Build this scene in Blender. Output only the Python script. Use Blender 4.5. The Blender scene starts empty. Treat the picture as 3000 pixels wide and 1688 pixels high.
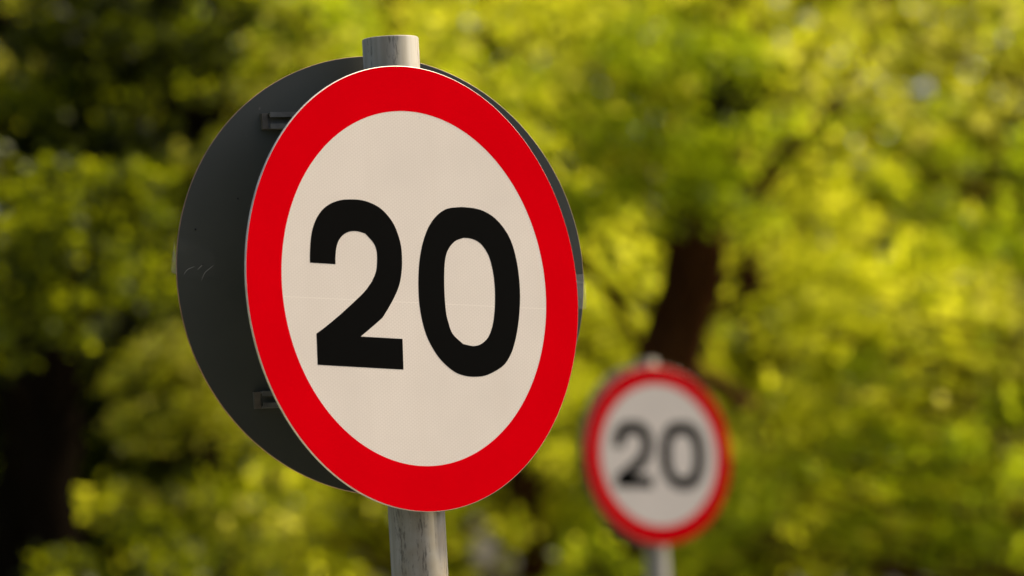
import bpy, bmesh, math, random
import numpy as np
from mathutils import Vector, Matrix

SC = bpy.context.scene
COL = SC.collection
R = math.radians

# ---------------------------------------------------------------- camera
CAM_Z = 1.70
FOC = 15896.4          # focal length in pixels of the 3000 px wide photograph
PITCH, ROLL = 0.0667, -0.0567
FW = Vector((0, math.cos(PITCH), math.sin(PITCH)))
RT0 = Vector((1, 0, 0)); UP0 = RT0.cross(FW)
RT = RT0*math.cos(ROLL) + UP0*math.sin(ROLL)
UP = -RT0*math.sin(ROLL) + UP0*math.cos(ROLL)
CAM = Vector((0, 0, CAM_Z))
cd = bpy.data.cameras.new("camera"); cam = bpy.data.objects.new("camera", cd); COL.objects.link(cam)
cam.matrix_world = Matrix(((RT.x, UP.x, -FW.x, 0), (RT.y, UP.y, -FW.y, 0), (RT.z, UP.z, -FW.z, CAM_Z), (0, 0, 0, 1)))
cd.sensor_width = 36; cd.lens = 36*FOC/3000
cd.clip_start = 0.1; cd.clip_end = 3000
cd.dof.use_dof = True; cd.dof.focus_distance = 7.27; cd.dof.aperture_fstop = cd.lens/1000/0.040
cd.dof.aperture_blades = 0
SC.camera = cam

# ---------------------------------------------------------------- light
SUN_EL, SUN_AZ = 48, 57          # azimuth clockwise from +Y (the view direction)
w = bpy.data.worlds.new("World"); SC.world = w; w.use_nodes = True
nt = w.node_tree
sky = nt.nodes.new('ShaderNodeTexSky'); sky.sky_type = 'NISHITA'; sky.sun_disc = False
sky.sun_elevation = R(SUN_EL); sky.sun_rotation = R(SUN_AZ)
sky.dust_density = 6.0; sky.ozone_density = 0.3; sky.air_density = 0.7
nt.links.new(sky.outputs[0], nt.nodes['Background'].inputs[0])
nt.nodes['Background'].inputs[1].default_value = 0.12
sd = bpy.data.lights.new("sun", 'SUN'); so = bpy.data.objects.new("sun", sd); COL.objects.link(so)
sd.energy = 4.5; sd.angle = R(7.0); sd.color = (1.0, 0.88, 0.68)
S = Vector((math.sin(R(SUN_AZ))*math.cos(R(SUN_EL)), math.cos(R(SUN_AZ))*math.cos(R(SUN_EL)), math.sin(R(SUN_EL))))
so.rotation_euler = S.to_track_quat('Z', 'Y').to_euler(); so.location = (3, 6, 14)
SC.view_settings.view_transform = 'Standard'; SC.view_settings.look = 'None'
SC.view_settings.exposure = 0.66; SC.view_settings.gamma = 1.0
SC.render.engine = 'CYCLES'
SC.cycles.use_denoising = True
SC.cycles.max_bounces = 6; SC.cycles.diffuse_bounces = 3; SC.cycles.transmission_bounces = 4
SC.cycles.transparent_max_bounces = 6

# ---------------------------------------------------------------- helpers
def at(px, py, d):
    """world point seen at (px, py) of the 2575 px wide view of the photograph, d metres in front (world Y)"""
    k = 3000/2575.0
    v = FW + RT*((px*k-1500)/FOC) - UP*((py*k-844)/FOC)
    return CAM + v*(d/v.y)

def tag(o, label=None, cat=None, group=None, kind=None):
    if label: o['label'] = label
    if cat: o['category'] = cat
    if group: o['group'] = group
    if kind: o['kind'] = kind
    return o

def empty(name, loc, rz=0):
    o = bpy.data.objects.new(name, None); COL.objects.link(o)
    o.location = loc; o.rotation_euler = (0, 0, rz); o.empty_display_size = 0.2
    return o

def link(name, me, parent=None, mats=()):
    for m in mats: me.materials.append(m)
    o = bpy.data.objects.new(name, me); COL.objects.link(o)
    if parent: o.parent = parent
    return o

def mesh_np(name, V, F, mat_idx=None, smooth=False):
    """V (n,3), F list/array of faces all of the same length"""
    me = bpy.data.meshes.new(name)
    V = np.asarray(V, np.float32); F = np.asarray(F, np.int32); k = F.shape[1]
    me.vertices.add(len(V)); me.vertices.foreach_set('co', V.ravel())
    me.loops.add(F.size); me.loops.foreach_set('vertex_index', F.ravel())
    me.polygons.add(len(F)); me.polygons.foreach_set('loop_start', np.arange(0, F.size, k, dtype=np.int32))
    if mat_idx is not None: me.polygons.foreach_set('material_index', np.asarray(mat_idx, np.int32))
    if smooth: me.polygons.foreach_set('use_smooth', np.ones(len(F), bool))
    me.update(calc_edges=True); me.validate()
    return me

def bm_mesh(name, bm, smooth=False):
    bmesh.ops.recalc_face_normals(bm, faces=bm.faces)
    me = bpy.data.meshes.new(name); bm.to_mesh(me); bm.free()
    if smooth:
        for p in me.polygons: p.use_smooth = True
    return me

def box(bm, x0, x1, y0, y1, z0, z1):
    v = [bm.verts.new((x, y, z)) for x in (x0, x1) for y in (y0, y1) for z in (z0, z1)]
    for f in ((0,1,3,2), (4,6,7,5), (0,4,5,1), (2,3,7,6), (0,2,6,4), (1,5,7,3)):
        bm.faces.new([v[i] for i in f])

# ---------------------------------------------------------------- materials
def new_mat(name):
    m = bpy.data.materials.new(name); m.use_nodes = True
    return m, m.node_tree, m.node_tree.nodes['Principled BSDF']

def N(nt, t, **kw):
    n = nt.nodes.new(t)
    for k, v in kw.items():
        if k.startswith('i_'): n.inputs[k[2:].replace('_', ' ')].default_value = v
        else: setattr(n, k, v)
    return n

def ramp(nt, fac, stops):
    r = nt.nodes.new('ShaderNodeValToRGB'); e = r.color_ramp.elements
    while len(e) < len(stops): e.new(0.5)
    for i, (p, c) in enumerate(stops):
        e[i].position = p; e[i].color = (*c, 1)
    nt.links.new(fac, r.inputs[0]); return r.outputs[0]

def mix(nt, a, b, fac, mode='MIX'):
    m = nt.nodes.new('ShaderNodeMix'); m.data_type = 'RGBA'; m.blend_type = mode
    for s, v in ((6, a), (7, b), (0, fac)):
        if hasattr(v, 'links'): nt.links.new(v, m.inputs[s])
        elif isinstance(v, tuple): m.inputs[s].default_value = (*v, 1)
        else: m.inputs[s].default_value = v
    return m.outputs[2]

def hexcells(nt, coord, size):
    """regular honeycomb signal from three crossed cosines, about -1.5..3"""
    outs = []
    for a in (0, 60, 120):
        d = nt.nodes.new('ShaderNodeVectorMath'); d.operation = 'DOT_PRODUCT'
        k = 4*math.pi/(math.sqrt(3)*size)
        d.inputs[1].default_value = (math.cos(R(a))*k, 0, math.sin(R(a))*k)
        nt.links.new(coord, d.inputs[0])
        c = nt.nodes.new('ShaderNodeMath'); c.operation = 'COSINE'; nt.links.new(d.outputs['Value'], c.inputs[0]); outs.append(c.outputs[0])
    s = nt.nodes.new('ShaderNodeMath'); s.operation = 'ADD'; nt.links.new(outs[0], s.inputs[0]); nt.links.new(outs[1], s.inputs[1])
    t = nt.nodes.new('ShaderNodeMath'); t.operation = 'ADD'; nt.links.new(s.outputs[0], t.inputs[0]); nt.links.new(outs[2], t.inputs[1])
    return t.outputs[0]

def mat_sheeting(name, base, cell_col, strength, spec=0.3, rough=0.4):
    m, nt, b = new_mat(name)
    tc = N(nt, 'ShaderNodeTexCoord')
    h = hexcells(nt, tc.outputs['Object'], 0.0046)
    f = N(nt, 'ShaderNodeMapRange'); f.inputs['From Min'].default_value = -1.5; f.inputs['From Max'].default_value = -0.3
    f.inputs['To Min'].default_value = strength; f.inputs['To Max'].default_value = 0.0
    nt.links.new(h, f.inputs['Value'])
    n = N(nt, 'ShaderNodeTexNoise'); n.inputs['Scale'].default_value = 9; n.inputs['Detail'].default_value = 5
    nt.links.new(tc.outputs['Object'], n.inputs['Vector'])
    dirt = ramp(nt, n.outputs['Fac'], [(0.35, tuple(c*0.94 for c in base)), (0.65, base)])
    col = mix(nt, dirt, cell_col, f.outputs[0])
    sp = N(nt, 'ShaderNodeTexNoise'); sp.inputs['Scale'].default_value = 55; sp.inputs['Detail'].default_value = 1
    nt.links.new(tc.outputs['Object'], sp.inputs['Vector'])
    k = ramp(nt, sp.outputs['Fac'], [(0.80, (0, 0, 0)), (0.83, (1, 1, 1))])
    col = mix(nt, col, tuple(min(1, c*0.75+0.06) for c in base), k)
    if name.startswith('white'):      # faint joint across the middle of the disc
        dt = N(nt, 'ShaderNodeVectorMath', operation='DOT_PRODUCT'); dt.inputs[1].default_value = (0.032, 0, 1)
        nt.links.new(tc.outputs['Object'], dt.inputs[0])
        ab = N(nt, 'ShaderNodeMath', operation='COMPARE'); ab.inputs[1].default_value = -0.0197; ab.inputs[2].default_value = 0.0006
        nt.links.new(dt.outputs['Value'], ab.inputs[0])
        ml = N(nt, 'ShaderNodeMath', operation='MULTIPLY'); ml.inputs[1].default_value = 0.3; nt.links.new(ab.outputs[0], ml.inputs[0])
        col = mix(nt, col, (0.95, 0.88, 0.78), ml.outputs[0])
        mp = N(nt, 'ShaderNodeMapping'); mp.inputs['Scale'].default_value = (38, 38, 2.2); nt.links.new(tc.outputs['Object'], mp.inputs[0])
        ru = N(nt, 'ShaderNodeTexNoise'); ru.inputs['Scale'].default_value = 1; ru.inputs['Detail'].default_value = 4; nt.links.new(mp.outputs[0], ru.inputs['Vector'])
        col = mix(nt, col, (0.62, 0.53, 0.42), ramp(nt, ru.outputs['Fac'], [(0.52, (0, 0, 0)), (0.75, (0.07, 0.07, 0.07))]))
    nt.links.new(col, b.inputs['Base Color'])
    b.inputs['Roughness'].default_value = rough; b.inputs['Specular IOR Level'].default_value = spec
    return m

M = {}
M['white'] = mat_sheeting('white_prismatic_sheeting', (0.77, 0.695, 0.61), (0.60, 0.52, 0.44), 0.55)
M['red'] = mat_sheeting('red_prismatic_sheeting', (0.70, 0.0, 0.005), (0.62, 0.0, 0.003), 0.3, 0.0)
M['black'] = mat_sheeting('black_vinyl', (0.0012, 0.0012, 0.001), (0.003, 0.003, 0.0025), 0.3, 0.02, 0.6)

def mat_grey_plate():
    m, nt, b = new_mat('grey_painted_plate')
    tc = N(nt, 'ShaderNodeTexCoord')
    n = N(nt, 'ShaderNodeTexNoise'); n.inputs['Scale'].default_value = 5; n.inputs['Detail'].default_value = 8
    nt.links.new(tc.outputs['Object'], n.inputs['Vector'])
    c = ramp(nt, n.outputs['Fac'], [(0.3, (0.046, 0.050, 0.039)), (0.7, (0.057, 0.061, 0.047))])
    s = N(nt, 'ShaderNodeTexNoise'); s.inputs['Scale'].default_value = 70; s.inputs['Detail'].default_value = 2
    nt.links.new(tc.outputs['Object'], s.inputs['Vector'])
    k = ramp(nt, s.outputs['Fac'], [(0.76, (0, 0, 0)), (0.80, (1, 1, 1))])
    nt.links.new(mix(nt, c, (0.10, 0.095, 0.08), k), b.inputs['Base Color'])
    r = ramp(nt, n.outputs['Fac'], [(0.3, (0.42,)*3), (0.7, (0.55,)*3)])
    nt.links.new(r, b.inputs['Roughness']); b.inputs['Specular IOR Level'].default_value = 0.5
    return m
M['grey'] = mat_grey_plate()

def simple(name, c, rough=0.5, metal=0.0, spec=0.5, noise=0.0, scale=20):
    m, nt, b = new_mat(name)
    if noise:
        tc = N(nt, 'ShaderNodeTexCoord'); n = N(nt, 'ShaderNodeTexNoise'); n.inputs['Scale'].default_value = scale; n.inputs['Detail'].default_value = 6
        nt.links.new(tc.outputs['Object'], n.inputs['Vector'])
        nt.links.new(ramp(nt, n.outputs['Fac'], [(0.3, tuple(x*(1-noise) for x in c)), (0.7, tuple(x*(1+noise) for x in c))]), b.inputs['Base Color'])
    else: b.inputs['Base Color'].default_value = (*c, 1)
    b.inputs['Roughness'].default_value = rough; b.inputs['Metallic'].default_value = metal; b.inputs['Specular IOR Level'].default_value = spec
    return m
M['edge'] = simple('pale_plate_edge', (0.62, 0.57, 0.48), 0.45, 0.3, noise=0.2, scale=60)
M['brown_edge'] = simple('dirty_brown_plate_edge', (0.26, 0.15, 0.08), 0.6, 0.1, noise=0.35, scale=50)
M['rail'] = simple('weathered_grey_rail', (0.13, 0.13, 0.115), 0.45, 0.2, noise=0.25, scale=60)
M['rail_end'] = simple('cut_rail_end', (0.12, 0.105, 0.08), 0.5, 0.2, noise=0.3, scale=60)
M['scratch'] = simple('bright_scratch', (0.45, 0.43, 0.38), 0.5, 0.0)
M['speck'] = simple('black_speck', (0.004, 0.004, 0.004), 0.6)

def mat_post():
    m, nt, b = new_mat('galvanised_steel')
    tc = N(nt, 'ShaderNodeTexCoord')
    mp = N(nt, 'ShaderNodeMapping'); mp.inputs['Scale'].default_value = (60, 60, 3.5)
    nt.links.new(tc.outputs['Object'], mp.inputs[0])
    st = N(nt, 'ShaderNodeTexNoise'); st.inputs['Scale'].default_value = 1; st.inputs['Detail'].default_value = 6
    nt.links.new(mp.outputs[0], st.inputs['Vector'])
    base = ramp(nt, st.outputs['Fac'], [(0.30, (0.24, 0.21, 0.155)), (0.5, (0.31, 0.285, 0.225)), (0.70, (0.37, 0.35, 0.30))])
    bl = N(nt, 'ShaderNodeTexNoise'); bl.inputs['Scale'].default_value = 14; bl.inputs['Detail'].default_value = 4
    nt.links.new(tc.outputs['Object'], bl.inputs['Vector'])
    base = mix(nt, base, (0.25, 0.205, 0.13), ramp(nt, bl.outputs['Fac'], [(0.48, (0, 0, 0)), (0.66, (0.8, 0.8, 0.8))]))
    mp2 = N(nt, 'ShaderNodeMapping'); mp2.inputs['Scale'].default_value = (330, 330, 60)
    nt.links.new(tc.outputs['Object'], mp2.inputs[0])
    sp = N(nt, 'ShaderNodeTexNoise'); sp.inputs['Scale'].default_value = 1; sp.inputs['Detail'].default_value = 3; sp.inputs['Roughness'].default_value = 0.7
    nt.links.new(mp2.outputs[0], sp.inputs['Vector'])
    mp3 = N(nt, 'ShaderNodeMapping'); mp3.inputs['Scale'].default_value = (70, 70, 4)
    nt.links.new(tc.outputs['Object'], mp3.inputs[0])
    gate = N(nt, 'ShaderNodeTexNoise'); gate.inputs['Scale'].default_value = 1; gate.inputs['Detail'].default_value = 2
    nt.links.new(mp3.outputs[0], gate.inputs['Vector'])
    a = N(nt, 'ShaderNodeMath', operation='MULTIPLY'); nt.links.new(sp.outputs['Fac'], a.inputs[0]); nt.links.new(gate.outputs['Fac'], a.inputs[1])
    k = ramp(nt, a.outputs[0], [(0.29, (0, 0, 0)), (0.37, (0.65, 0.65, 0.65))])
    mp4 = N(nt, 'ShaderNodeMapping'); mp4.inputs['Scale'].default_value = (190, 190, 1.6)
    nt.links.new(tc.outputs['Object'], mp4.inputs[0])
    ln = N(nt, 'ShaderNodeTexNoise'); ln.inputs['Scale'].default_value = 1; ln.inputs['Detail'].default_value = 2
    nt.links.new(mp4.outputs[0], ln.inputs['Vector'])
    base = mix(nt, base, (0.14, 0.115, 0.08), ramp(nt, ln.outputs['Fac'], [(0.62, (0, 0, 0)), (0.74, (0.40, 0.40, 0.40))]))
    nt.links.new(mix(nt, base, (0.06, 0.05, 0.035), k), b.inputs['Base Color'])
    b.inputs['Metallic'].default_value = 0.05; b.inputs['Specular IOR Level'].default_value = 0.2
    nt.links.new(ramp(nt, st.outputs['Fac'], [(0.3, (0.65,)*3), (0.7, (0.5,)*3)]), b.inputs['Roughness'])
    bp = N(nt, 'ShaderNodeBump'); bp.inputs['Strength'].default_value = 0.25; bp.inputs['Distance'].default_value = 0.001
    nt.links.new(bl.outputs['Fac'], bp.inputs['Height']); nt.links.new(bp.outputs[0], b.inputs['Normal'])
    return m
M['post'] = mat_post()

def mat_tape(name, lo, hi):
    m, nt, b = new_mat(name)
    b.inputs['Base Color'].default_value = (0.8, 0.78, 0.68, 1); b.inputs['Roughness'].default_value = 0.25
    tr = N(nt, 'ShaderNodeBsdfTransparent'); mx = N(nt, 'ShaderNodeMixShader'); mx.inputs[0].default_value = 0.14
    tc = N(nt, 'ShaderNodeTexCoord'); n = N(nt, 'ShaderNodeTexNoise'); n.inputs['Scale'].default_value = 120
    nt.links.new(tc.outputs['Object'], n.inputs['Vector'])
    nt.links.new(ramp(nt, n.outputs['Fac'], [(0.35, (lo,)*3), (0.75, (hi,)*3)]), mx.inputs[0])
    nt.links.new(tr.outputs[0], mx.inputs[1]); nt.links.new(b.outputs[0], mx.inputs[2])
    nt.links.new(mx.outputs[0], nt.nodes['Material Output'].inputs[0])
    return m
M['tape'] = mat_tape('clear_sticky_tape', 0.0, 0.03); M['tape_fold'] = mat_tape('folded_sticky_tape', 0.08, 0.32)

def mat_leaf(name, cols, trans=1.0, tint=None):
    """thin leaf: diffuse + translucent, colour different for every leaf; cols are the see-through colours"""
    m, nt, b = new_mat(name); nt.nodes.remove(b)
    g = N(nt, 'ShaderNodeNewGeometry')
    n = len(cols)
    c = ramp(nt, g.outputs['Random Per Island'], [((i)/(n-1) if n > 1 else 0, q) for i, q in enumerate(cols)])
    d = N(nt, 'ShaderNodeBsdfDiffuse'); t = N(nt, 'ShaderNodeBsdfTranslucent'); ad = N(nt, 'ShaderNodeMixShader'); ad.inputs[0].default_value = 0.66*trans
    dk = mix(nt, c, (0.36, 0.42, 0.45), 1.0, 'MULTIPLY')
    nt.links.new(dk, d.inputs[0]); nt.links.new(c, t.inputs[0])
    nt.links.new(d.outputs[0], ad.inputs[1]); nt.links.new(t.outputs[0], ad.inputs[2])
    gl = N(nt, 'ShaderNodeBsdfGlossy'); gl.inputs['Roughness'].default_value = 0.4; gl.inputs[0].default_value = (0.9, 0.9, 0.8, 1)
    mg = N(nt, 'ShaderNodeMixShader'); mg.inputs[0].default_value = 0.012
    nt.links.new(ad.outputs[0], mg.inputs[1]); nt.links.new(gl.outputs[0], mg.inputs[2])
    nt.links.new(mg.outputs[0], nt.nodes['Material Output'].inputs[0])
    return m
M['leaf_green'] = mat_leaf('green_spring_leaf', [(0.20, 0.27, 0.002), (0.40, 0.49, 0.006), (0.62, 0.68, 0.018)])
M['leaf_yellow'] = mat_leaf('yellow_green_leaf', [(0.34, 0.38, 0.004), (0.64, 0.65, 0.012), (0.80, 0.76, 0.050)])
M['leaf_olive'] = mat_leaf('olive_leaf', [(0.30, 0.31, 0.006), (0.50, 0.50, 0.014), (0.76, 0.70, 0.12)])
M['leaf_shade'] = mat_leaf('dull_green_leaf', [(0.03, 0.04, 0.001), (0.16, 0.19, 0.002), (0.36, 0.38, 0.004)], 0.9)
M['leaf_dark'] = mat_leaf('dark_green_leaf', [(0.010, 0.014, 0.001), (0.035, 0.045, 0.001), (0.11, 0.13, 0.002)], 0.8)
M['leaf_grey'] = mat_leaf('pale_grey_leaf', [(0.40, 0.38, 0.18), (0.60, 0.54, 0.30), (0.5, 0.5, 0.25)])

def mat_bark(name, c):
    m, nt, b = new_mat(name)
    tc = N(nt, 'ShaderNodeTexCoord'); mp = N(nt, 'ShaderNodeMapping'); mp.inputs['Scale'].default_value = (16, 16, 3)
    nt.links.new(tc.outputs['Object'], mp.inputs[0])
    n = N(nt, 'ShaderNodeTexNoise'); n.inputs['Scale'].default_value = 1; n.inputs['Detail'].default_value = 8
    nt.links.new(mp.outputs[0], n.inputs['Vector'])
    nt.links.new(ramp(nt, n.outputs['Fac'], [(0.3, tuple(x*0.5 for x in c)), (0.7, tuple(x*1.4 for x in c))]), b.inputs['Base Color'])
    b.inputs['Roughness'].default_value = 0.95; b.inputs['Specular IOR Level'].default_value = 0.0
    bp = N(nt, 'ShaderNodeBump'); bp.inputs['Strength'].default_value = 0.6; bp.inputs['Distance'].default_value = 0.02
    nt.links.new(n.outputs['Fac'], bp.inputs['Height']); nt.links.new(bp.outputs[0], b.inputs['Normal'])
    return m
M['bark'] = mat_bark('brown_bark', (0.055, 0.023, 0.009))
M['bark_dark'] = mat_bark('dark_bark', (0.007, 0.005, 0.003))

# ---------------------------------------------------------------- ground, road, kerb
def mat_ground():
    m, nt, b = new_mat('grass')
    tc = N(nt, 'ShaderNodeTexCoord'); n = N(nt, 'ShaderNodeTexNoise'); n.inputs['Scale'].default_value = 0.6; n.inputs['Detail'].default_value = 10
    nt.links.new(tc.outputs['Object'], n.inputs['Vector'])
    nt.links.new(ramp(nt, n.outputs['Fac'], [(0.3, (0.05, 0.07, 0.012)), (0.55, (0.09, 0.11, 0.02)), (0.75, (0.14, 0.12, 0.05))]), b.inputs['Base Color'])
    b.inputs['Roughness'].default_value = 0.95; b.inputs['Specular IOR Level'].default_value = 0.1
    return m
def sheet(name, x0, x1, y0, y1, z, mat):
    bm = bmesh.new(); v = [bm.verts.new(p) for p in ((x0, y0, z), (x1, y0, z), (x1, y1, z), (x0, y1, z))]; bm.faces.new(v)
    o = link(name, bm_mesh(name, bm), None, [mat]); return tag(o, kind='structure')
sheet('ground', -900, 900, -900, 1500, 0.0, mat_ground())
asph = simple('asphalt', (0.055, 0.053, 0.05), 0.9, noise=0.3, scale=8)
sheet('road', 0.55, 7.2, -80, 130, 0.004, asph)
pav = simple('paving', (0.30, 0.28, 0.24), 0.9, noise=0.15, scale=5)
def slab(name, x0, x1, y0, y1, z0, z1, mat):
    bm = bmesh.new(); box(bm, x0, x1, y0, y1, z0, z1)
    return tag(link(name, bm_mesh(name, bm), None, [mat]), kind='structure')
slab('kerb', 0.42, 0.55, -80, 130, -0.05, 0.125, simple('kerb_concrete', (0.34, 0.32, 0.29), 0.85, noise=0.15))
slab('pavement', -2.2, 0.42, -80, 130, -0.05, 0.115, pav)
slab('far_kerb', 7.2, 7.33, -80, 130, -0.05, 0.125, bpy.data.materials['kerb_concrete'])
slab('far_pavement', 7.33, 9.2, -80, 130, -0.05, 0.115, pav)
markm = simple('road_paint', (0.75, 0.74, 0.70), 0.7, noise=0.08)
bm = bmesh.new()
for i in range(-13, 21):
    y = i*6.0
    v = [bm.verts.new(p) for p in ((3.82, y, 0.008), (3.92, y, 0.008), (3.92, y+4, 0.008), (3.82, y+4, 0.008))]; bm.faces.new(v)
tag(link('road_marking', bm_mesh('road_marking', bm), None, [markm]), kind='structure')

# ---------------------------------------------------------------- the numerals (outlines in metres from the disc's centre)
G2 = [(-0.1873,0.0328),(-0.186,0.0463),(-0.1833,0.0621),(-0.1788,0.0769),(-0.171,0.0907),(-0.1595,0.1027),(-0.1443,0.1114),(-0.1255,0.1165),(-0.1069,0.1178),(-0.0885,0.1171),(-0.0703,0.113),(-0.055,0.1063),(-0.0426,0.0965),(-0.033,0.0847),(-0.0264,0.0698),(-0.023,0.0549),(-0.0232,0.0359),(-0.0258,0.02),(-0.0313,0.004),(-0.0407,-0.011),(-0.0528,-0.0259),(-0.0655,-0.0398),(-0.083,-0.0507),(-0.1068,-0.0649),(-0.0322,-0.0682),(-0.0345,-0.1093),(-0.1861,-0.1022),(-0.1844,-0.0609),(-0.1672,-0.0517),(-0.1423,-0.037),(-0.1172,-0.0208),(-0.0946,-0.0053),(-0.0801,0.0083),(-0.0715,0.0216),(-0.0683,0.0355),(-0.0678,0.0494),(-0.0726,0.0603),(-0.0861,0.0725),(-0.1003,0.0753),(-0.1136,0.0747),(-0.1245,0.0706),(-0.133,0.0636),(-0.1386,0.0537),(-0.1417,0.0408),(-0.1426,0.031)]
G2C = {0, 23, 24, 25, 26, 27, 32, 37, 44, 21}
G0 = [(0.0926,0.1107),(0.0664,0.1081),(0.0465,0.0988),(0.0301,0.0835),(0.0173,0.0623),(0.0088,0.0382),(0.0041,0.0122),(0.0025,-0.0158),(0.0048,-0.0397),(0.0108,-0.0617),(0.0211,-0.0807),(0.0357,-0.0977),(0.0561,-0.1118),(0.0746,-0.1179),(0.0963,-0.1197),(0.1185,-0.1172),(0.1472,-0.1059),(0.1624,-0.0922),(0.1723,-0.076),(0.1809,-0.0537),(0.1865,-0.0314),(0.19,-0.007),(0.1901,0.0194),(0.1869,0.0438),(0.1806,0.0641),(0.1698,0.0812),(0.1532,0.0962),(0.1347,0.1051),(0.1158,0.1093)]
G0I = [(0.0921,0.0687),(0.0758,0.0639),(0.0625,0.0527),(0.0557,0.0396),(0.052,0.0205),(0.0498,-0.0076),(0.0502,-0.0317),(0.053,-0.0457),(0.0596,-0.0617),(0.0774,-0.0752),(0.0962,-0.0781),(0.1116,-0.0749),(0.1249,-0.0658),(0.1337,-0.0517),(0.1389,-0.0355),(0.1423,-0.0153),(0.1435,0.0029),(0.1422,0.0231),(0.137,0.0433),(0.1273,0.0574),(0.117,0.0644),(0.1049,0.0679)]
def catmull(P, corners=(), n=5):
    out = []; L = len(P)
    for i in range(L):
        p1, p2 = Vector(P[i]), Vector(P[(i+1) % L])
        p0 = Vector(P[i-1]) if i not in corners else p1
        p3 = Vector(P[(i+2) % L]) if (i+1) % L not in corners else p2
        if i in corners and (i+1) % L in corners: out.append(tuple(p1)); continue
        for k in range(n):
            t = k/n
            out.append(tuple(0.5*((2*p1)+(p2-p0)*t+(2*p0-5*p1+4*p2-p3)*t*t+(3*p1-p0-3*p2+p3)*t**3)))
    return out
def glyph_mesh(name, loops, th):
    cu = bpy.data.curves.new(name, 'CURVE'); cu.dimensions = '2D'; cu.fill_mode = 'BOTH'; cu.extrude = th/2
    for P in loops:
        s = cu.splines.new('POLY'); s.points.add(len(P)-1); s.use_cyclic_u = True
        for q, (x, y) in zip(s.points, P): q.co = (x, y, 0, 1)
    o = bpy.data.objects.new(name, cu); COL.objects.link(o)
    dg = bpy.context.evaluated_depsgraph_get(); dg.update()
    me = bpy.data.meshes.new_from_object(o.evaluated_get(dg))
    bpy.data.objects.remove(o); bpy.data.curves.remove(cu)
    # curve plane XY -> disc plane XZ, front towards -Y
    me.transform(Matrix(((1,0,0,0), (0,0,-1,0), (0,1,0,0), (0,0,0,1))))
    me.name = name
    return me
ME2 = glyph_mesh('numeral_two', [catmull(G2, G2C)], 0.0001)
ME0 = glyph_mesh('numeral_zero', [catmull(G0, {0}), catmull(G0I, {0, 9})], 0.0001)
for me in (ME2, ME0): me.materials.append(M['black'])

def cyl_disc(name, r, th, mats, seg=192, edge_from=1):
    """plate of thickness th, front face at local y=0 looking to -Y, behind it +Y; slots: 0 front, 1 edge, 2 back"""
    bm = bmesh.new(); c = 0.0006
    rings = []
    for rr, y in ((r-c, 0.0), (r, c), (r, th-c), (r-c, th)):
        rings.append([bm.verts.new((rr*math.cos(2*math.pi*i/seg), y, rr*math.sin(2*math.pi*i/seg))) for i in range(seg)])
    for a, b in zip(rings, rings[1:]):
        for i in range(seg):
            f = bm.faces.new((a[i], a[(i+1) % seg], b[(i+1) % seg], b[i])); f.material_index = 1; f.smooth = True
    f = bm.faces.new(rings[0]); f.material_index = 0
    f = bm.faces.new(rings[-1]); f.material_index = 2
    me = bm_mesh(name, bm)
    for m in mats: me.materials.append(m)
    return me

def ring_mesh(name, r0, r1, y0, y1, seg=192):
    bm = bmesh.new()
    A = [[bm.verts.new((r*math.cos(2*math.pi*i/seg), y, r*math.sin(2*math.pi*i/seg))) for i in range(seg)] for r, y in ((r0, y1), (r0, y0), (r1, y0), (r1, y1))]
    for k in range(4):
        a, b = A[k], A[(k+1) % 4]
        for i in range(seg): bm.faces.new((a[i], a[(i+1) % seg], b[(i+1) % seg], b[i]))
    return bm_mesh(name, bm)

PLATE = cyl_disc('sign_plate', 0.300, 0.0035, (M['white'], M['edge'], M['grey']))
REAR = cyl_disc('rear_plate', 0.300, 0.0035, (M['white'], M['brown_edge'], M['grey']))
RING = ring_mesh('red_border', 0.2388, 0.2992, -0.0001, 0.0001); RING.materials.append(M['red'])

def rail_mesh(name, length, y0, depth=0.014, h=0.0225):
    """C-channel lying along X, its slot looking away from the plate (towards +Y)"""
    bm = bmesh.new(); L = length/2; t = 0.0022
    box(bm, -L, L, y0, y0+t, -h/2, h/2)                       # web against the plate
    box(bm, -L+.009, L, y0+t, y0+depth-t, h/2-t, h/2-.0001)          # upper flange
    box(bm, -L+.009, L, y0+t, y0+depth-t, -h/2+.0001, -h/2+t)        # lower flange
    box(bm, -L+.009, L, y0+depth-t+.0001, y0+depth, h/2-0.0068, h/2)       # lips
    box(bm, -L+.009, L, y0+depth-t+.0001, y0+depth, -h/2, -h/2+0.0068)
    return bm_mesh(name, bm)

def tube(path, rad, seg=10, closed=False):
    P = np.array([tuple(p) for p in path], float); n = len(P)
    rad = np.broadcast_to(np.asarray(rad, float), (n,))
    T = np.gradient(P, axis=0); T /= np.linalg.norm(T, axis=1)[:, None]
    ref = np.array([0, 1., 0]); V = []
    for i in range(n):
        a = np.cross(T[i], ref)
        if np.linalg.norm(a) < 1e-3: a = np.cross(T[i], [1., 0, 0])
        a /= np.linalg.norm(a); b = np.cross(T[i], a)
        for k in range(seg):
            ph = 2*math.pi*k/seg; V.append(P[i]+rad[i]*(a*math.cos(ph)+b*math.sin(ph)))
    F = [(i*seg+k, i*seg+(k+1) % seg, (i+1)*seg+(k+1) % seg, (i+1)*seg+k) for i in range(n-1) for k in range(seg)]
    return np.array(V), F

def tube_mesh(name, path, rad, seg=8):
    V, F = tube(path, rad, seg); return mesh_np(name, V, F, smooth=True)

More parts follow.
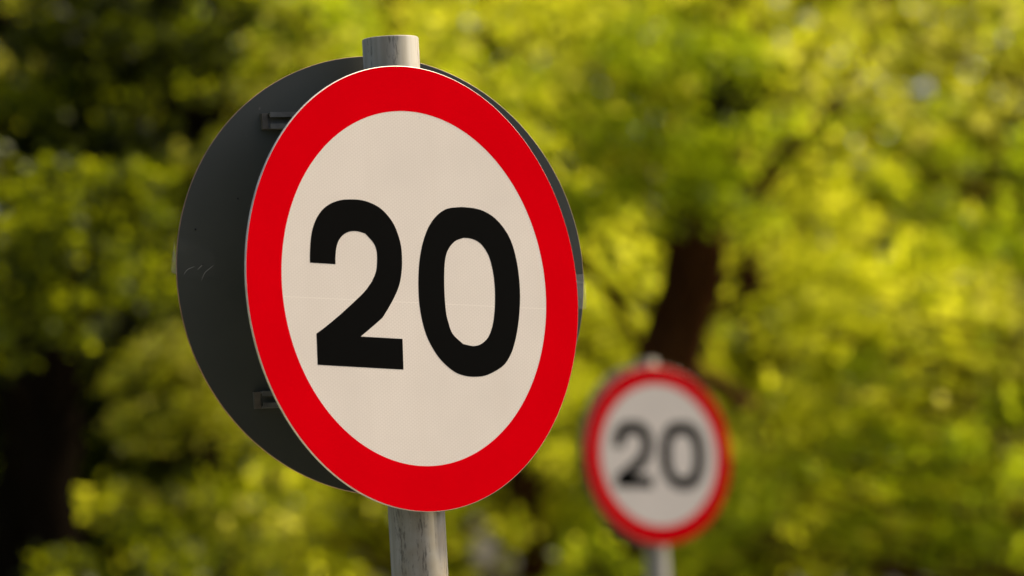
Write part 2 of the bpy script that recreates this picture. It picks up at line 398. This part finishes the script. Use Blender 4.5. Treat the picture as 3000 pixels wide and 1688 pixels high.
def post_mesh(h, r=0.03815, seg=48):
    bm = bmesh.new()
    prof = [(r, 0.0), (r, h-0.0015), (r-0.0015, h), (r-0.0038, h), (r-0.004, h-0.12)]
    rings = [[bm.verts.new((q*math.cos(2*math.pi*i/seg), q*math.sin(2*math.pi*i/seg), z)) for i in range(seg)] for q, z in prof]
    for a, b in zip(rings, rings[1:]):
        for i in range(seg): bm.faces.new((a[i], a[(i+1) % seg], b[(i+1) % seg], b[i])).smooth = True
    bm.faces.new(rings[-1])
    me = bpy.data.meshes.new('post'); bm.normal_update(); bm.to_mesh(me); bm.free()
    me.materials.append(M['post']); return me

def clamp_mesh(name, y_to):
    """steel band round the post with two ears reaching to the rail (y_to > 0: behind; < 0: in front)"""
    bm = bmesh.new(); seg = 40; r0, r1, h = 0.0386, 0.0412, 0.013
    A = [[bm.verts.new((r*math.cos(2*math.pi*i/seg), r*math.sin(2*math.pi*i/seg), z)) for i in range(seg)] for r, z in ((r0, h), (r0, -h), (r1, -h), (r1, h))]
    for k in range(4):
        a, b = A[k], A[(k+1) % 4]
        for i in range(seg): bm.faces.new((a[i], a[(i+1) % seg], b[(i+1) % seg], b[i]))
    s = 1 if y_to > 0 else -1
    for x in (-0.052, 0.044):
        box(bm, x, x+0.008, min(s*0.02, y_to), max(s*0.02, y_to), -h+.001, h-.001)
    return bm_mesh(name, bm)

def sign(loc, rf, rb, front, rear, post_h, zc, label, rz=0, detail=True):
    """rf/rb: (yaw, tilt) of the two discs; front/rear: (offset from post, sideways shift, up shift)"""
    root = empty('speed_limit_sign', loc, rz)
    tag(root, label, 'road sign', 'round speed limit signs on steel posts')
    link('post', post_mesh(post_h), root)
    for key, (yaw, tilt), (d, x, z), sgn in (('f', rf, front, 1), ('b', rb, rear, -1)):
        n = Vector((math.sin(yaw), -math.cos(yaw), 0)); h = Vector((math.cos(yaw), math.sin(yaw), 0)); Z = Vector((0, 0, 1))
        up = Z*math.cos(tilt)+n*math.sin(tilt); nn = n*math.cos(tilt)-Z*math.sin(tilt)
        c = n*d*sgn + h*x + Z*(zc+z)
        if key == 'f': ax, ay, az = h, -nn, up       # local x right, y back, z up
        else: ax, ay, az = -h, nn, up                # rear plate: its printed face looks away
        mw = Matrix(((ax.x, ay.x, az.x, c.x), (ax.y, ay.y, az.y, c.y), (ax.z, ay.z, az.z, c.z), (0, 0, 0, 1)))
        if key == 'b':                                # c is the camera-side face of the rear plate; its printed face is th further out
            mw = mw @ Matrix.Translation((0, -0.0035, 0))
        pl = link('sign_plate', PLATE if key == 'f' else REAR, root); pl.matrix_local = mw
        o = link('red_border', RING, pl)
        for me in (ME2, ME0):
            o = link('numeral', me, pl); o.location = (0, -0.0001, 0)
        if key == 'f':
            for zz in (0.2165, -0.165):
                o = link('mounting_rail', rail_mesh('mounting_rail', 0.30, 0.0036, 0.007, 0.0225), pl, [M['rail']]); o.location = (0.02, 0, zz)
        else:
            for zz, L, sx in ((0.2115, 0.33, 0.0), (-0.1645, 0.404, 0.0)):
                me = rail_mesh('mounting_rail', L, 0.0036, 0.013, 0.0225)
                # in the rear plate's frame x is mirrored: put the cut end on camera-left
                me.transform(Matrix.Diagonal((-1, 1, 1, 1))); me.flip_normals()
                o = link('mounting_rail', me, pl, [M['rail']]); o.location = (0, 0, zz)
                bm = bmesh.new(); box(bm, L/2-.0085, L/2, 0.0059, 0.0095, -0.0105, 0.0105)
                e = link('rail_end', bm_mesh('rail_end', bm), o, [M['rail_end']])
    for zz in (zc+0.222, zc-0.155):
        o = link('post_clamp', clamp_mesh('post_clamp', 0.046), root, [M['rail']]); o.location = (0, 0, zz); o.rotation_euler = (0, 0, rb[0])
    return root

SZ = CAM_Z + 7.2863*math.tan(PITCH)
s1 = sign((-0.1451, 7.2863, 0.10), (0.7614, -0.0221), (0.4334, -0.0304), (0.0468, -0.0198, 0.0039), (0.0578, -0.0037, 0.0309), SZ+0.3466-0.10, SZ-0.10,
          'large sharp 20 sign nearest the camera with a dark second disc behind its post')

# marks on the near sign's rear disc: sticky tape and scratches
rear = [c for c in s1.children if c.name.startswith('sign_plate')][1]
def rp(x, z, dy=0.0): return (-x, 0.0035+dy, z)      # disc coordinates as the camera sees them -> rear plate frame
def tape(name, quads, idx):
    V = []; F = []
    for q in quads:
        i = len(V); V += q; F.append((i, i+1, i+2, i+3))
    return link(name, mesh_np(name, V, F, idx), rear, [M['tape'], M['tape_fold']])
tape('sticky_tape', [[rp(-0.3000, 0.0590, .0006), rp(-0.2434, 0.0420, .0006), rp(-0.2450, 0.0000, .0006), rp(-0.3000, 0.0074, .0006)],
                     [rp(-0.3000, 0.0560, .0006), rp(-0.3000, 0.0074, .0006), rp(-0.3070, 0.0110, -.001), rp(-0.3045, 0.0300, -.001)]], [0, 1])
tape('sticky_tape', [[rp(0.2880, -0.0059, .0006), rp(0.3004, -0.0060, .0006), rp(0.3004, -0.0538, .0006), rp(0.2880, -0.0538, .0006)],
                     [rp(0.3004, -0.0180, .0006), rp(0.3024, -0.0192, -.001), rp(0.3010, -0.0538, -.001), rp(0.3004, -0.0538, .0006)],
                     [rp(0.2880, -0.0150, .0009), rp(0.3004, -0.0160, .0009), rp(0.3004, -0.0195, .0009), rp(0.2880, -0.0190, .0009)]], [1, 1, 1])
for pth in ([(-0.2897, 0.0073), (-0.2841, 0.0138), (-0.2738, 0.0175)], [(-0.2651, -0.0018), (-0.2600, 0.0085), (-0.2530, 0.0140), (-0.2464, 0.0186)],
            [(-0.2700, 0.0130), (-0.2620, 0.0200)]):
    pts = catmull(pth+pth[::-1][1:-1], (0,), 4)[:4*(len(pth)-1)+1]
    n = len(pts); link('scratch', tube_mesh('scratch', [rp(x, z, .0002) for x, z in pts], [0.0003*math.sin(math.pi*(i+.6)/(n+.6)) for i in range(n)], 6), rear, [M['scratch']])
for x, z, r in ((-0.2689, 0.0676, .0016), (-0.205, 0.108, .0014), (-0.262, 0.020, .001)):
    bm = bmesh.new(); bmesh.ops.create_uvsphere(bm, u_segments=10, v_segments=6, radius=r)
    o = link('dark_speck', bm_mesh('dark_speck', bm), rear, [M['speck']]); o.location = rp(x, z, 0.0002)

# the second sign, 11 m further on
def place_second():
    D2 = 18.2
    c = at(1657, 1146, D2)
    yaw = R(34.5)
    post = Vector((c.x - 0.047*math.sin(yaw), D2, 0.10))
    sign(post, (yaw, -0.02), (R(48), -0.02), (0.047, 0.0, 0.0), (0.056, 0.010, 0.006), c.z+0.325-0.10, c.z-0.10,
         'smaller blurred 20 sign lower right, standing farther off in front of the leaning trunk')
place_second()

# ---------------------------------------------------------------- vegetation
rng = np.random.default_rng(7)

def leaves(name, centres, radii, counts, size, mat, parent, flat=0.75, base=(0, 0, 0)):
    """leaf mesh: kite-shaped leaves scattered in clumps"""
    C = np.repeat(np.asarray(centres, float), counts, 0); Rr = np.repeat(np.asarray(radii, float), counts, 0)
    n = len(C)
    d = rng.normal(size=(n, 3)); d /= np.linalg.norm(d, axis=1)[:, None]
    P = C + d*Rr*(rng.random((n, 1))**0.45)
    if P[:, 1].mean()+base[1] > 27.2:
        P = P[keep(P+np.array(base))]; n = len(P)
    s = size*rng.uniform(0.6, 1.25, (n, 1))
    nrm = rng.normal(size=(n, 3))*flat + np.array([0, 0, 0.8]); nrm /= np.linalg.norm(nrm, axis=1)[:, None]
    a = np.cross(nrm, rng.normal(size=(n, 3))); a /= np.linalg.norm(a, axis=1)[:, None]; b = np.cross(nrm, a)
    V = np.stack([P-a*s*.55, P-a*s*.08+b*s*.36-nrm*s*.05, P+a*s*.55-nrm*s*.12, P-a*s*.08-b*s*.36-nrm*s*.05], 1).reshape(-1, 3)
    F = np.arange(4*n).reshape(-1, 4)
    o = link(name, mesh_np(name, V, F), parent, [mat])
    return o

GAPS = []            # (view x, y, radius): pale gaps cut through the leaves along camera sight lines
def opening(px, py, r): GAPS.append((px, py, r))
def seen(P):
    d = P - np.array(CAM); f = d@np.array(FW); k = 2575/3000
    return np.stack([(1500+FOC*(d@np.array(RT))/f)*k, (844-FOC*(d@np.array(UP))/f)*k], 1)
def keep(P):
    q = seen(P); m = np.ones(len(P), bool)
    for x, y, r in GAPS: m &= (np.hypot(q[:, 0]-x, q[:, 1]-y) > r) | (rng.random(len(P)) < (.05 if y > 1300 else .30))
    return m

def clear_of_trunk(P):
    q = seen(P); return ~((abs(q[:, 0]-(1690+(900-q[:, 1])*.22)) < 115) & (q[:, 1] > 600-260*rng.random(len(P))**2) & (q[:, 1] < 1000))

def wobble(path, amp, n=14):
    P = np.array([tuple(p) for p in path], float); t = np.linspace(0, len(P)-1, n); i = np.minimum(t.astype(int), len(P)-2); f = (t-i)[:, None]
    Q = P[i]*(1-f)+P[i+1]*f
    for k in range(2):  # smooth the corners
        Q[1:-1] = (Q[:-2]+2*Q[1:-1]+Q[2:])/4
    Q[1:-1] += rng.normal(size=(n-2, 3))*amp
    return Q

def tree(name, label, cat, base, trunk, r0, r1, limbs, crowns, size, mats, bark, group='trees behind the signs'):
    """trunk: list of world points above the base; limbs: (path, r0, r1); crowns: (centre, radii, clumps, leaves per clump, clump radius, mat index)"""
    root = empty(name, base); tag(root, label, cat, group)
    B = np.array(base, float)
    path = wobble([base]+trunk, r0*0.10, 18)
    rad = np.interp(np.linspace(0, 1, 18), [0, .06, 1], [r0*1.35, r0, r1])*rng.uniform(.95, 1.05, 18)
    V, F = tube(path-B, rad, 14)
    link('trunk', mesh_np('trunk', V, F, smooth=True), root, [M[bark]])
    for lp, a, b in limbs:
        Q = wobble(lp, a*0.35, 10); V, F = tube(Q-B, np.linspace(a, b, 10), 9)
        link('limb', mesh_np('limb', V, F, smooth=True), root, [M[bark]])
    groups = {}
    twV = []; twF = []; off = 0
    for c, rr, nc, nl, cr, mi in crowns:
        c = np.array(tuple(c)); rr = np.array(rr, float)
        d = rng.normal(size=(nc, 3)); d /= np.linalg.norm(d, axis=1)[:, None]
        nb = max(3, nc//6); bough = (c + d*rr*(rng.random((nc, 1))**0.4))[:nb]
        K = bough[rng.integers(0, nb, nc)] + rng.normal(size=(nc, 3))*cr*np.array([1.1, 1.1, .7])
        if c[1] < 29.9: K = K[clear_of_trunk(K)]; nc = len(K)
        g = groups.setdefault(mi, ([], [], []))
        kr = cr*rng.uniform(.6, 1.3, (nc, 1))*np.array([1.15, 1.15, .75])
        g[0].append(K); g[1].append(kr); g[2].append(np.maximum(3, (nl*rng.uniform(.5, 1.5, nc)*(1.5 if size < .08 else 1))).astype(int))
        # a twig feeding each clump
        for q in K[::3]:
            j = np.argmin(np.linalg.norm(path-q+np.array([0, 0, .5]), axis=1)); s = path[j]
            m = q + (s-q)*min(1.0, 1.3/max(.3, np.linalg.norm(s-q))) - np.array([0, 0, .12])
            v, f = tube(np.array([m, (m+q)/2+rng.normal(size=3)*.06, q])-B, [.022, .013, .005], 5)
            twV.append(v); twF += [[a+off for a in x] for x in f]; off += len(v)
    if twV: tag(link('twigs', mesh_np('twigs', np.concatenate(twV), twF, smooth=True), root, [M[bark]]), kind='stuff')
    for mi, (K, kr, nl) in groups.items():
        leaves('crown', np.concatenate(K)-B, np.concatenate(kr), np.concatenate(nl), size, M[mats[mi]], root, base=tuple(B))
    return root

for g_ in ((1225, 1400, 62), (1190, 1330, 40), (1340, 1425, 55), (1540, 195, 34), (1190, 85, 40), (1240, 120, 36), (2165, 325, 38), (2245, 225, 32), (560, 1430, 36)): opening(*g_)
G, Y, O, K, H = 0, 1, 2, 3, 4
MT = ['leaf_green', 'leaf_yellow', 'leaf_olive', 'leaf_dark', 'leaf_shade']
def gnd(p): return Vector((p.x, p.y, 0.0))
def up(p, dz, dx=0, dy=0): return Vector((p.x+dx, p.y+dy, p.z+dz))

# right: the leaning trunk behind the second sign
D = 30.0
a, b_, c_, d_ = at(1560, 1449, D), at(1690, 900, D), at(1760, 600, D), at(1835, 200, D)
top = up(d_, 2.4, .5)
tree('leaning_tree', 'tree with a dark brown trunk leaning right above the blurred sign', 'tree',
     Vector((a.x-.30, D, 0)), [a, b_, c_, d_, top], .205, .13,
     [([c_, at(1980, 420, D+.3), at(2200, 120, D+.6), up(at(2400, -100, D+1), .8)], .07, .02),
      ([d_, at(1650, 60, D-.2), at(1450, -150, D-.5)], .06, .02),
      ([b_, at(1880, 1000, D+1), at(1930, 1060, D+1.6)], .05, .03)],
     [(at(1760, 330, D-1.2), (1.3, .5, .62), 30, 40, .22, G), (at(1500, 330, D-.5), (.9, .6, .7), 26, 40, .22, G),
      (at(1980, 160, D), (1.0, .7, .5), 20, 36, .22, Y), (at(1350, 260, D-.2), (.7, .6, .6), 16, 36, .22, Y),
      (up(top, .6), (2.6, 1.8, 1.5), 60, 20, .45, G), (at(1840, 260, D-.6), (.25, .3, .4), 10, 30, .16, K), (at(1790, 480, D-.8), (.3, .3, .2), 10, 30, .15, G), (at(2000, 600, D-.3), (.25, .3, .4), 10, 36, .18, Y), (at(1540, 1330, D-.5), (.35, .3, .25), 10, 30, .16, G), (at(1800, 560, D-1.0), (.5, .3, .12), 5, 30, .16, G)], .066, MT, 'bark')

# far right: yellow green tree
D = 28.0
q = at(2500, 700, D)
tree('maple_tree', 'yellow green tree filling the right edge of the view', 'tree',
     Vector((q.x+1.2, D+.5, 0)), [Vector((q.x+1.1, D+.5, 2.5)), Vector((q.x+1.0, D+.5, 5)), Vector((q.x+.9, D+.5, 7.5))], .2, .08,
     [([Vector((q.x+1.1, D+.5, 2.4)), at(2300, 900, D+.2), at(2050, 850, D)], .05, .015), ([Vector((q.x+1.1, D+.5, 3.4)), at(2350, 450, D+.2), at(2150, 330, D)], .05, .015)],
     [(at(2150, 1150, D), (.75, .6, .5), 26, 42, .20, Y), (at(2450, 1250, D-.3), (.8, .6, .5), 26, 42, .20, G), (at(2250, 800, D+.3), (.7, .6, .45), 18, 40, .2, Y),
      (at(2480, 350, D-.2), (.7, .6, .9), 24, 36, .22, G), (at(2420, 800, D+.2), (.5, .5, .6), 14, 36, .2, O), (at(1980, 1350, D), (.5, .5, .3), 10, 38, .2, G),
      (at(2380, 130, D+.2), (.6, .5, .35), 14, 36, .2, O), (Vector((q.x+1.2, D+.5, 6.6)), (2.2, 1.8, 1.4), 40, 20, .45, Y), (Vector((q.x+2.6, D+.3, 3.6)), (1.6, 1.4, 1.6), 40, 26, .35, G)], .068, MT, 'bark')

# left: dark trunks and near clump
D = 27.0
a, b_, c_, d_ = at(100, 1449, D), at(95, 1000, D), at(150, 500, D), at(230, 150, D)
tree('shaded_tree', 'thick almost black trunk at the left edge with sparse green leaves', 'tree',
     Vector((a.x, D, 0)), [a, b_, c_, d_, up(d_, 2.5, .4)], .235, .15,
     [([c_, at(330, 230, D), at(420, 60, D), up(at(520, -250, D), .4)], .14, .08), ([at(130, 560, D), at(270, 380, D), at(420, 330, D-.2)], .09, .05),
      ([d_, at(60, 60, D), at(-150, -40, D)], .09, .05)],
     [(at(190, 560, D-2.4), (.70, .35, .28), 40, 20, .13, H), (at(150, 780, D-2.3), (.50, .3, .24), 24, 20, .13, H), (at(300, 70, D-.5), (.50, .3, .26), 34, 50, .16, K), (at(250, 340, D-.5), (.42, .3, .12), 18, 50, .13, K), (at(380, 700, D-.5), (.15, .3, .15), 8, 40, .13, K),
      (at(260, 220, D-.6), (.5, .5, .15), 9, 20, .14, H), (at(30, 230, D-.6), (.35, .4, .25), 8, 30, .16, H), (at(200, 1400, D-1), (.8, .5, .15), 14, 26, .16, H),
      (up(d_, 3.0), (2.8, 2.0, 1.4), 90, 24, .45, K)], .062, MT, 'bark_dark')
D = 31.0
a = at(500, 1500, D)
tree('thin_dark_tree', 'slender dark trunk rising behind the upper left of the big sign', 'tree',
     Vector((a.x-.1, D, 0)), [a, at(500, 900, D), at(510, 500, D), at(535, 180, D), at(580, 0, D), up(at(640, -200, D), 1.5)], .10, .085,
     [([at(520, 400, D), at(400, 200, D), at(330, 0, D)], .08, .06)],
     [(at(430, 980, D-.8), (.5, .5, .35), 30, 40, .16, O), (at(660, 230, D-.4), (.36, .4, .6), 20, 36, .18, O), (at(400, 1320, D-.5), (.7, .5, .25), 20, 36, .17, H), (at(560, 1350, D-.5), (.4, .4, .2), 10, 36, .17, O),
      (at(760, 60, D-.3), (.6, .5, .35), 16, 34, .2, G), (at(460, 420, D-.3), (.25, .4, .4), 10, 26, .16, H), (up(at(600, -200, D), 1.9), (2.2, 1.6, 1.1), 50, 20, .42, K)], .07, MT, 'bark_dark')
D = 36.0
for k, (px, lb) in enumerate(((-120, 'dark dense evergreen cut by the left edge of the view'), (330, 'dark dense evergreen between the thick black trunk and the big sign'))):
    a = at(px, 1449, D+k*.8)
    tree('evergreen_tree', lb, 'tree', Vector((a.x, a.y, 0)), [a, at(px+20, 600, a.y), up(at(px, 0, a.y), 3)], .16, .05, [],
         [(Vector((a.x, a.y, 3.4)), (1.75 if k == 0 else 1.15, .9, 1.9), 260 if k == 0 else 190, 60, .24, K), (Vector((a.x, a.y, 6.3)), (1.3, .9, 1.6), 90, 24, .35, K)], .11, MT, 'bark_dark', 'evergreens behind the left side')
# middle: light tree behind the big sign
D = 34.0
a = at(1050, 1500, D)
tree('lime_tree', 'light yellow green tree directly behind the big sign', 'tree',
     Vector((a.x, D, 0)), [a, at(1045, 900, D), at(1010, 300, D), up(at(1000, 0, D), 1.8)], .12, .07,
     [([at(930, 600, D), at(1150, 300, D), at(1350, 60, D)], .06, .02)],
     [(at(1150, 120, D), (1.3, .7, .5), 34, 40, .24, Y), (at(700, 1250, D), (1.2, .7, .5), 34, 40, .24, Y), (at(1450, 700, D+.4), (.6, .6, .9), 26, 38, .24, Y),
      (at(1350, 1250, D), (.8, .6, .45), 18, 36, .22, Y), (at(500, 700, D), (.5, .6, .7), 16, 36, .22, Y), (at(1000, 700, D), (1.2, .6, .9), 24, 30, .24, G),
      (up(at(980, 0, D), 2.2), (2.6, 2.0, 1.4), 50, 20, .45, Y)], .07, MT, 'bark')

# woods farther off: one tree after the other across and beyond the view
KINDS = [('yellow', 1), ('green', 0), ('olive', 2)]
WOOD = [(-11.5, 44, 3), (-8.2, 41, 3), (-5.3, 43, 3), (-2.6, 42, 0), (0.2, 43, 1), (1.75, 40, 1), (4.3, 43, 0), (6.9, 41, 1), (10.6, 44, 0), (14, 42, 1)]
WL = ['dark leafed tree, farthest left of the wood behind', 'dark leafed tree at the left edge of the view', 'dark tree behind the thick black trunk', 'green tree behind the left side of the big sign',
      'pale yellow green tree behind the right side of the big sign', 'bright tree behind the blurred sign', 'green tree right of the leaning trunk', 'bright yellow green tree at the right edge',
      'green tree just outside the right edge', 'yellow green tree farthest right of the wood behind']
for (x, y, mi), lb in zip(WOOD, WL):
    h = rng.uniform(7.5, 9)
    tree('woodland_tree', lb, 'tree', Vector((x, y, 0)), [Vector((x+rng.uniform(-.3, .3), y, h*.4)), Vector((x+rng.uniform(-.5, .5), y, h*.85))], .17, .06, [],
         [(Vector((x, y, 3.6)), (2.1, 1.6, 1.9), 260, 38, .25, mi), (Vector((x, y, 7.2)), (2.0, 1.6, 1.6), 50, 26, .5, mi)], .12, MT, 'bark', 'trees of the wood behind')

def far_wood():
    n = 3200
    K_ = np.stack([rng.uniform(-26, 26, n), rng.uniform(50, 56, n), rng.uniform(.3, 8.5, n)], 1)
    o = leaves('far_wood', K_, np.full((n, 1), .8)*np.ones(3), np.full(n, 30), .34, M['leaf_olive'], None)
    tag(o, 'distant mass of yellow green foliage closing the view', 'wood', kind='stuff')
far_wood()

# a pale house beyond the wood, glimpsed low between the trees
hr = empty('house', (-1.2, 72, 0)); tag(hr, 'pale rendered house glimpsed through the gap low behind the steel post', 'house')
wallm = simple('pale_render', (0.74, 0.62, 0.48), 0.9, noise=0.06, scale=2)
roofm = simple('brown_roof_tile', (0.16, 0.09, 0.06), 0.9, noise=0.2, scale=6)
glassm = simple('dark_window_glass', (0.03, 0.035, 0.04), 0.1)
framem = simple('white_window_frame', (0.7, 0.68, 0.62), 0.5)
bm = bmesh.new()
W_, D_, H_ = 7.0, 8.0, 5.0
v = [bm.verts.new(p) for p in ((-W_, 0, 0), (W_, 0, 0), (W_, D_, 0), (-W_, D_, 0), (-W_, 0, H_), (W_, 0, H_), (W_, D_, H_), (-W_, D_, H_), (-W_, D_/2, H_+2.6), (W_, D_/2, H_+2.6))]
for f in ((0,1,5,4), (2,3,7,6), (1,2,6,9,5), (3,0,4,8,7)): bm.faces.new([v[i] for i in f])
link('wall', bm_mesh('wall', bm), hr, [wallm])
for s_ in (0, 1):
    bm = bmesh.new()
    y0, y1 = (-.45, D_/2) if s_ == 0 else (D_+.45, D_/2)
    z0 = H_-.27
    v = [bm.verts.new(p) for p in ((-W_-.3, y0, z0), (W_+.3, y0, z0), (W_+.3, y1, H_+2.65), (-W_-.3, y1, H_+2.65), (-W_-.3, y0, z0+.14), (W_+.3, y0, z0+.14), (W_+.3, y1, H_+2.79), (-W_-.3, y1, H_+2.79))]
    for f in ((0,1,2,3), (4,5,6,7), (0,1,5,4), (1,2,6,5), (3,0,4,7)): bm.faces.new([v[i] for i in f])
    link('roof', bm_mesh('roof', bm), hr, [roofm])
for wx, wz in ((-5, 1), (-2.4, 1), (2.6, 1), (5, 1), (-5, 3.3), (-2.4, 3.3), (2.6, 3.3), (5, 3.3)):
    bm = bmesh.new(); box(bm, wx-.55, wx+.55, -.05, .06, wz, wz+1.2); wn = link('window', bm_mesh('window', bm), hr, [framem])
    bm = bmesh.new(); box(bm, wx-.47, wx-.02, -.055, -.02, wz+.08, wz+1.12); box(bm, wx+.02, wx+.47, -.055, -.02, wz+.08, wz+1.12); link('pane', bm_mesh('pane', bm), wn, [glassm])
bm = bmesh.new(); box(bm, -.5, .5, -.06, .05, 0, 2.1); dr = link('door', bm_mesh('door', bm), hr, [simple('dark_green_door', (0.03, 0.07, 0.03), 0.4)])
bm = bmesh.new(); box(bm, .36, .40, -.11, -.06, 1.0, 1.12); link('handle', bm_mesh('handle', bm), dr, [framem])
